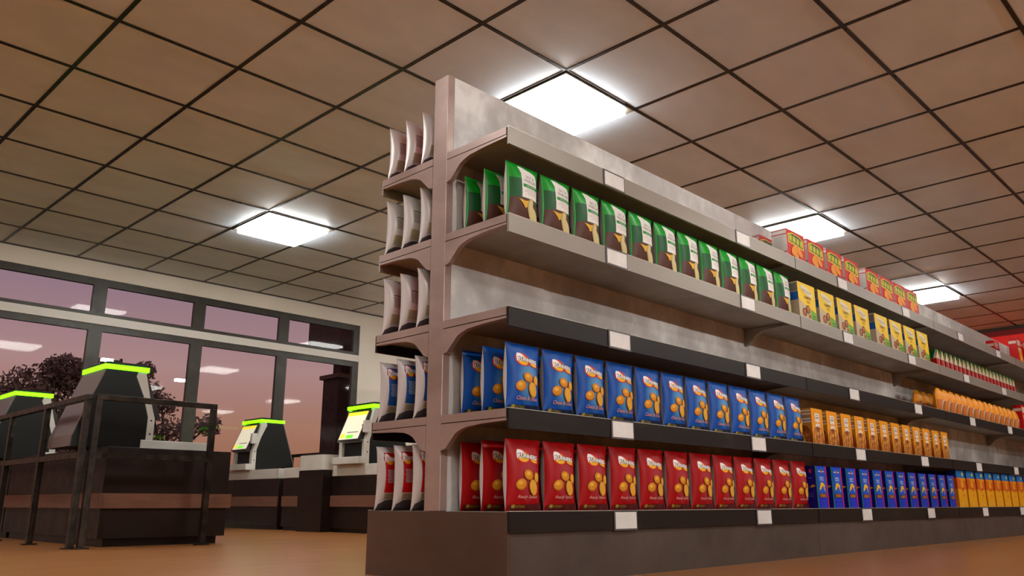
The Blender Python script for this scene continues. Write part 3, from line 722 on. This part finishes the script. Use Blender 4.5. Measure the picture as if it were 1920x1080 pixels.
# counters
def counter(y0, y1, label, near, pod=None):
    r = empty('checkout_counter', (1.5 if near else 5.2, (y0+y1)/2, 0), label, 'counter', 'checkout counters')
    L_ = Vector((-r.location.x, -r.location.y, 0))
    def b(m, n, p=r, **k):
        o = m.build(n, p, **k)
        if p is r: o.location = L_
        return o
    if near:
        b(MB().box(.93, y0, .07, 2.11, y1, .868, M_CAB), 'cabinet_body', bevel=.004)
        b(MB().box(1.0, y0+.05, 0, 2.05, y1-.02, .07, M_CABTOP), 'toe_kick')
        m = MB().box(.905, y0-.02, .33, .93, y1, .46, M_BUMP).box(.93, y0-.022, .33, 2.14, y0, .46, M_BUMP).box(2.11, y0, .33, 2.135, y1, .46, M_BUMP)
        b(m, 'bumper_strip')
    else:
        b(MB().box(4.60, y0, .05, 5.72, y1, .73, M_CAB), 'cabinet_body', bevel=.004)
        b(MB().box(4.63, y0+.02, 0, 5.68, y1-.02, .05, M_CABTOP), 'toe_kick')
        b(MB().box(4.582, y0+.005, .33, 4.60, y1-.005, .475, M_BUMP), 'bumper_strip')
        b(MB().box(4.595, y0+.01, .731, 5.36, y1-.01, .876, M_WHITE), 'white_deck', bevel=.006)
        if pod:
            a, c_ = pod
            b(MB().box(4.45, a+.02, 0, 5.1, c_-.02, .815, M_CAB), 'bagging_pod', bevel=.01)
            pts = []
            x0_, x1_, rr = 4.43, 5.12, .09
            for cx, cy, a0 in ((x0_+rr, c_-rr, 90), (x0_+rr, a+rr, 180)):
                for k in range(7): th = math.radians(a0+15*k); pts.append((cx+rr*math.cos(th), cy+rr*math.sin(th)))
            pts += [(x1_, a), (x1_, c_)]
            b(MB().prism(pts, 'z', .816, 1.02, M_WHITE), 'pod_top')
    return r
counter(1.70, 4.52, 'dark brown checkout counter behind the near corner of the iron barrier', True)
counter(4.56, 6.8, 'dark brown checkout counter further back at the left edge of the photo', True)
counter(2.2, 4.90, 'checkout counter with white deck and pod, nearest the shelving end', False, (3.62, 4.27))
counter(5.02, 6.85, 'checkout counter with white deck under the left lit screen', False)
# ------------------------------------------------------------------ barriers
def barrier(name, pts, label, zt=1.3, zm=.8):
    """pts: post positions in a straight line"""
    r = empty(name, (pts[0][0], pts[0][1], 0), label, 'barrier', 'iron queue barriers')
    h = .026; x_, y_ = pts[0]
    for (px, py) in pts:
        po_ = MB().box(px-x_-h, py-y_-h, .012, px-x_+h, py-y_+h, zt-.05, M_IRON).build('post', r, bevel=.004)
        MB().box(px-x_-.06, py-y_-.04, 0, px-x_+.06, py-y_+.04, .012, M_IRON).build('foot_plate', po_)
    ax, ay = pts[-1]; ax -= x_; ay -= y_
    for nm, z in (('top_rail', zt), ('middle_rail', zm)):
        if nm == 'top_rail': MB().box(min(0, ax)-h, min(0, ay)-h, z-.05, max(0, ax)+h, max(0, ay)+h, z, M_IRON).build(nm, r, bevel=.004)
        else:
            m = MB()
            for a, b_ in zip(pts, pts[1:]):
                if ay: m.box(-h*.9, a[1]-y_+h, z-.05, h*.9, b_[1]-y_-h, z, M_IRON)
                else: m.box(a[0]-x_+h, -h*.9, z-.05, b_[0]-x_-h, h*.9, z, M_IRON)
            m.build(nm, r)
barrier('queue_barrier', [(.735, 1.50), (1.79, 1.50)], 'short iron barrier across the end of the near counter')
barrier('queue_barrier', [(.675, 1.585), (.675, 2.66), (.675, 3.76), (.675, 4.86), (.675, 5.96)], 'long iron barrier running back along the near counters toward the windows')
barrier('queue_barrier', [(5.85, 2.3), (5.85, 3.8), (5.85, 5.3), (5.85, 6.8)], 'iron barrier behind the far checkout counters, against the window', 1.2, .7)
# ------------------------------------------------------------------ outside
struct(MB().box(-60, YW+.22, -.14, 90, 120, -.04, M_GROUND).build('ground'))
r = empty('brick_building', (8.4, 10.3, -.04), 'dark brick building with a deep canopy outside the right window', 'building')
Lb = Vector((-8.4, -10.3, .04))
for nm, m in (('wall', MB().box(8.92, 10.0, -.04, 20, 10.35, 4.0, M_BRICK)), ('canopy', MB().box(8.2, 9.05, 3.66, 20, 10.35, 4.6, M_BRICK))):
    o = m.build(nm, r); o.location = Lb
r = empty('brick_pillar', (8.45, 9.3, -.04), 'dark brick pillar with a projecting cap outside the right window', 'pillar')
MB().box(-.26, -.3, 0, .26, .3, 3.08, M_BRICK).build('shaft', r)
MB().box(-.33, -.36, 3.08, .33, .36, 3.17, mat('pillar_cap', lin(104, 66, 52), .7)).build('cap', r)
def street_lamp(x, y, z, label, side=1):
    r = empty('street_lamp', (x, y, -.04), label, 'street lamp', 'street lamps outside')
    MB().cyl((.35*side, 0, 0), (.35*side, 0, z+.1), .06, M_IRON, 10, .04).build('pole', r)
    MB().box(.131, -.02, z+.01, .35*side, .02, z+.05, M_IRON).build('arm', r)
    MB().box(-.13, -.08, z, .13, .08, z+.06, M_LAMP).build('lamp_head', r)
street_lamp(7.73, 16, 3.66, 'lit street lamp outside between the kiosks, right of the nearest kiosk')
street_lamp(5.76, 16, 3.98, 'lit street lamp outside, glowing behind the top of the nearest kiosk', 1)
def tree(x, y, label, blobs, n, trunk_h, seed, lm=M_LEAF, name='tree', sz=.1):
    rnd = random.Random(seed); r = empty(name, (x, y, -.04), label, name)
    tm = MB(); tm.cyl((0, 0, 0), (0, 0, trunk_h), .16, M_BARK, 8, .08)
    for (bx_, by_, bz, br) in blobs: tm.cyl((0, 0, trunk_h*.7), (bx_, by_, bz), .06, M_BARK, 6, .02)
    tm.build('trunk', r)
    m = MB()
    for k in range(n):
        bx_, by_, bz, br = blobs[k % len(blobs)]
        d = Vector((rnd.gauss(0, 1), rnd.gauss(0, 1), rnd.gauss(0, .8))); d = d.normalized()*br*rnd.random()**.45
        p = Vector((bx_, by_, bz))+d
        a = Vector((rnd.gauss(0, 1), rnd.gauss(0, 1), rnd.gauss(0, 1))).normalized(); b_ = a.orthogonal().normalized()
        s_ = sz*(.6+.8*rnd.random())
        m.add([p-a*s_, p+b_*s_*.5, p+a*s_, p-b_*s_*.5], [(0, 1, 2, 3)], lm)
    m.build('foliage', r)
tree(6.0, 20.5, 'dark spreading tree outside the left window', [(-2.6, 0, 3.0, .9), (-1.6, 0, 3.2, .9), (-.7, 0, 3.6, .8), (.1, 0, 4.2, .6), (.9, 0, 4.1, .7), (-.2, .3, 3.0, 1.0), (1.0, 0, 3.0, 1.0), (-1.2, .2, 2.2, 1.1), (.6, .2, 2.0, 1.1), (-2.6, .2, 2.1, 1.0), (1.9, 0, 3.9, .45)], 9500, 2.6, 2)
tree(9.6, 21, 'thin bare-looking tree outside behind the nearest kiosk', [(-.7, 0, 3.9, .5), (-.2, 0, 3.5, .5), (.1, 0, 2.7, .5), (.8, 0, 2.9, .45), (1.5, 0, 3.0, .4), (-.5, .2, 2.4, .7), (.5, 0, 2.0, .5), (-.9, 0, 4.6, .35)], 2600, 2.4, 5, sz=.085)
tree(9.9, 19, 'low green hedge plant outside beyond the near counter', [(0, 0, 1.0, .5), (.5, 0, 1.0, .45), (-.5, 0, 1.0, .45)], 900, .6, 9, M_HEDGE, 'hedge', .08)
# ------------------------------------------------------------------ render look
vs = scene.view_settings
scene.display_settings.display_device = 'sRGB'
vs.view_transform = 'Standard'; vs.look = 'None'; vs.exposure = .3; vs.gamma = 1; vs.use_curve_mapping = False
scene.cycles.use_denoising = True
scene.cycles.max_bounces = 8; scene.cycles.diffuse_bounces = 5; scene.cycles.transparent_max_bounces = 12
scene.cycles.sample_clamp_indirect = 6
scene.cycles.caustics_reflective = False; scene.cycles.caustics_refractive = False
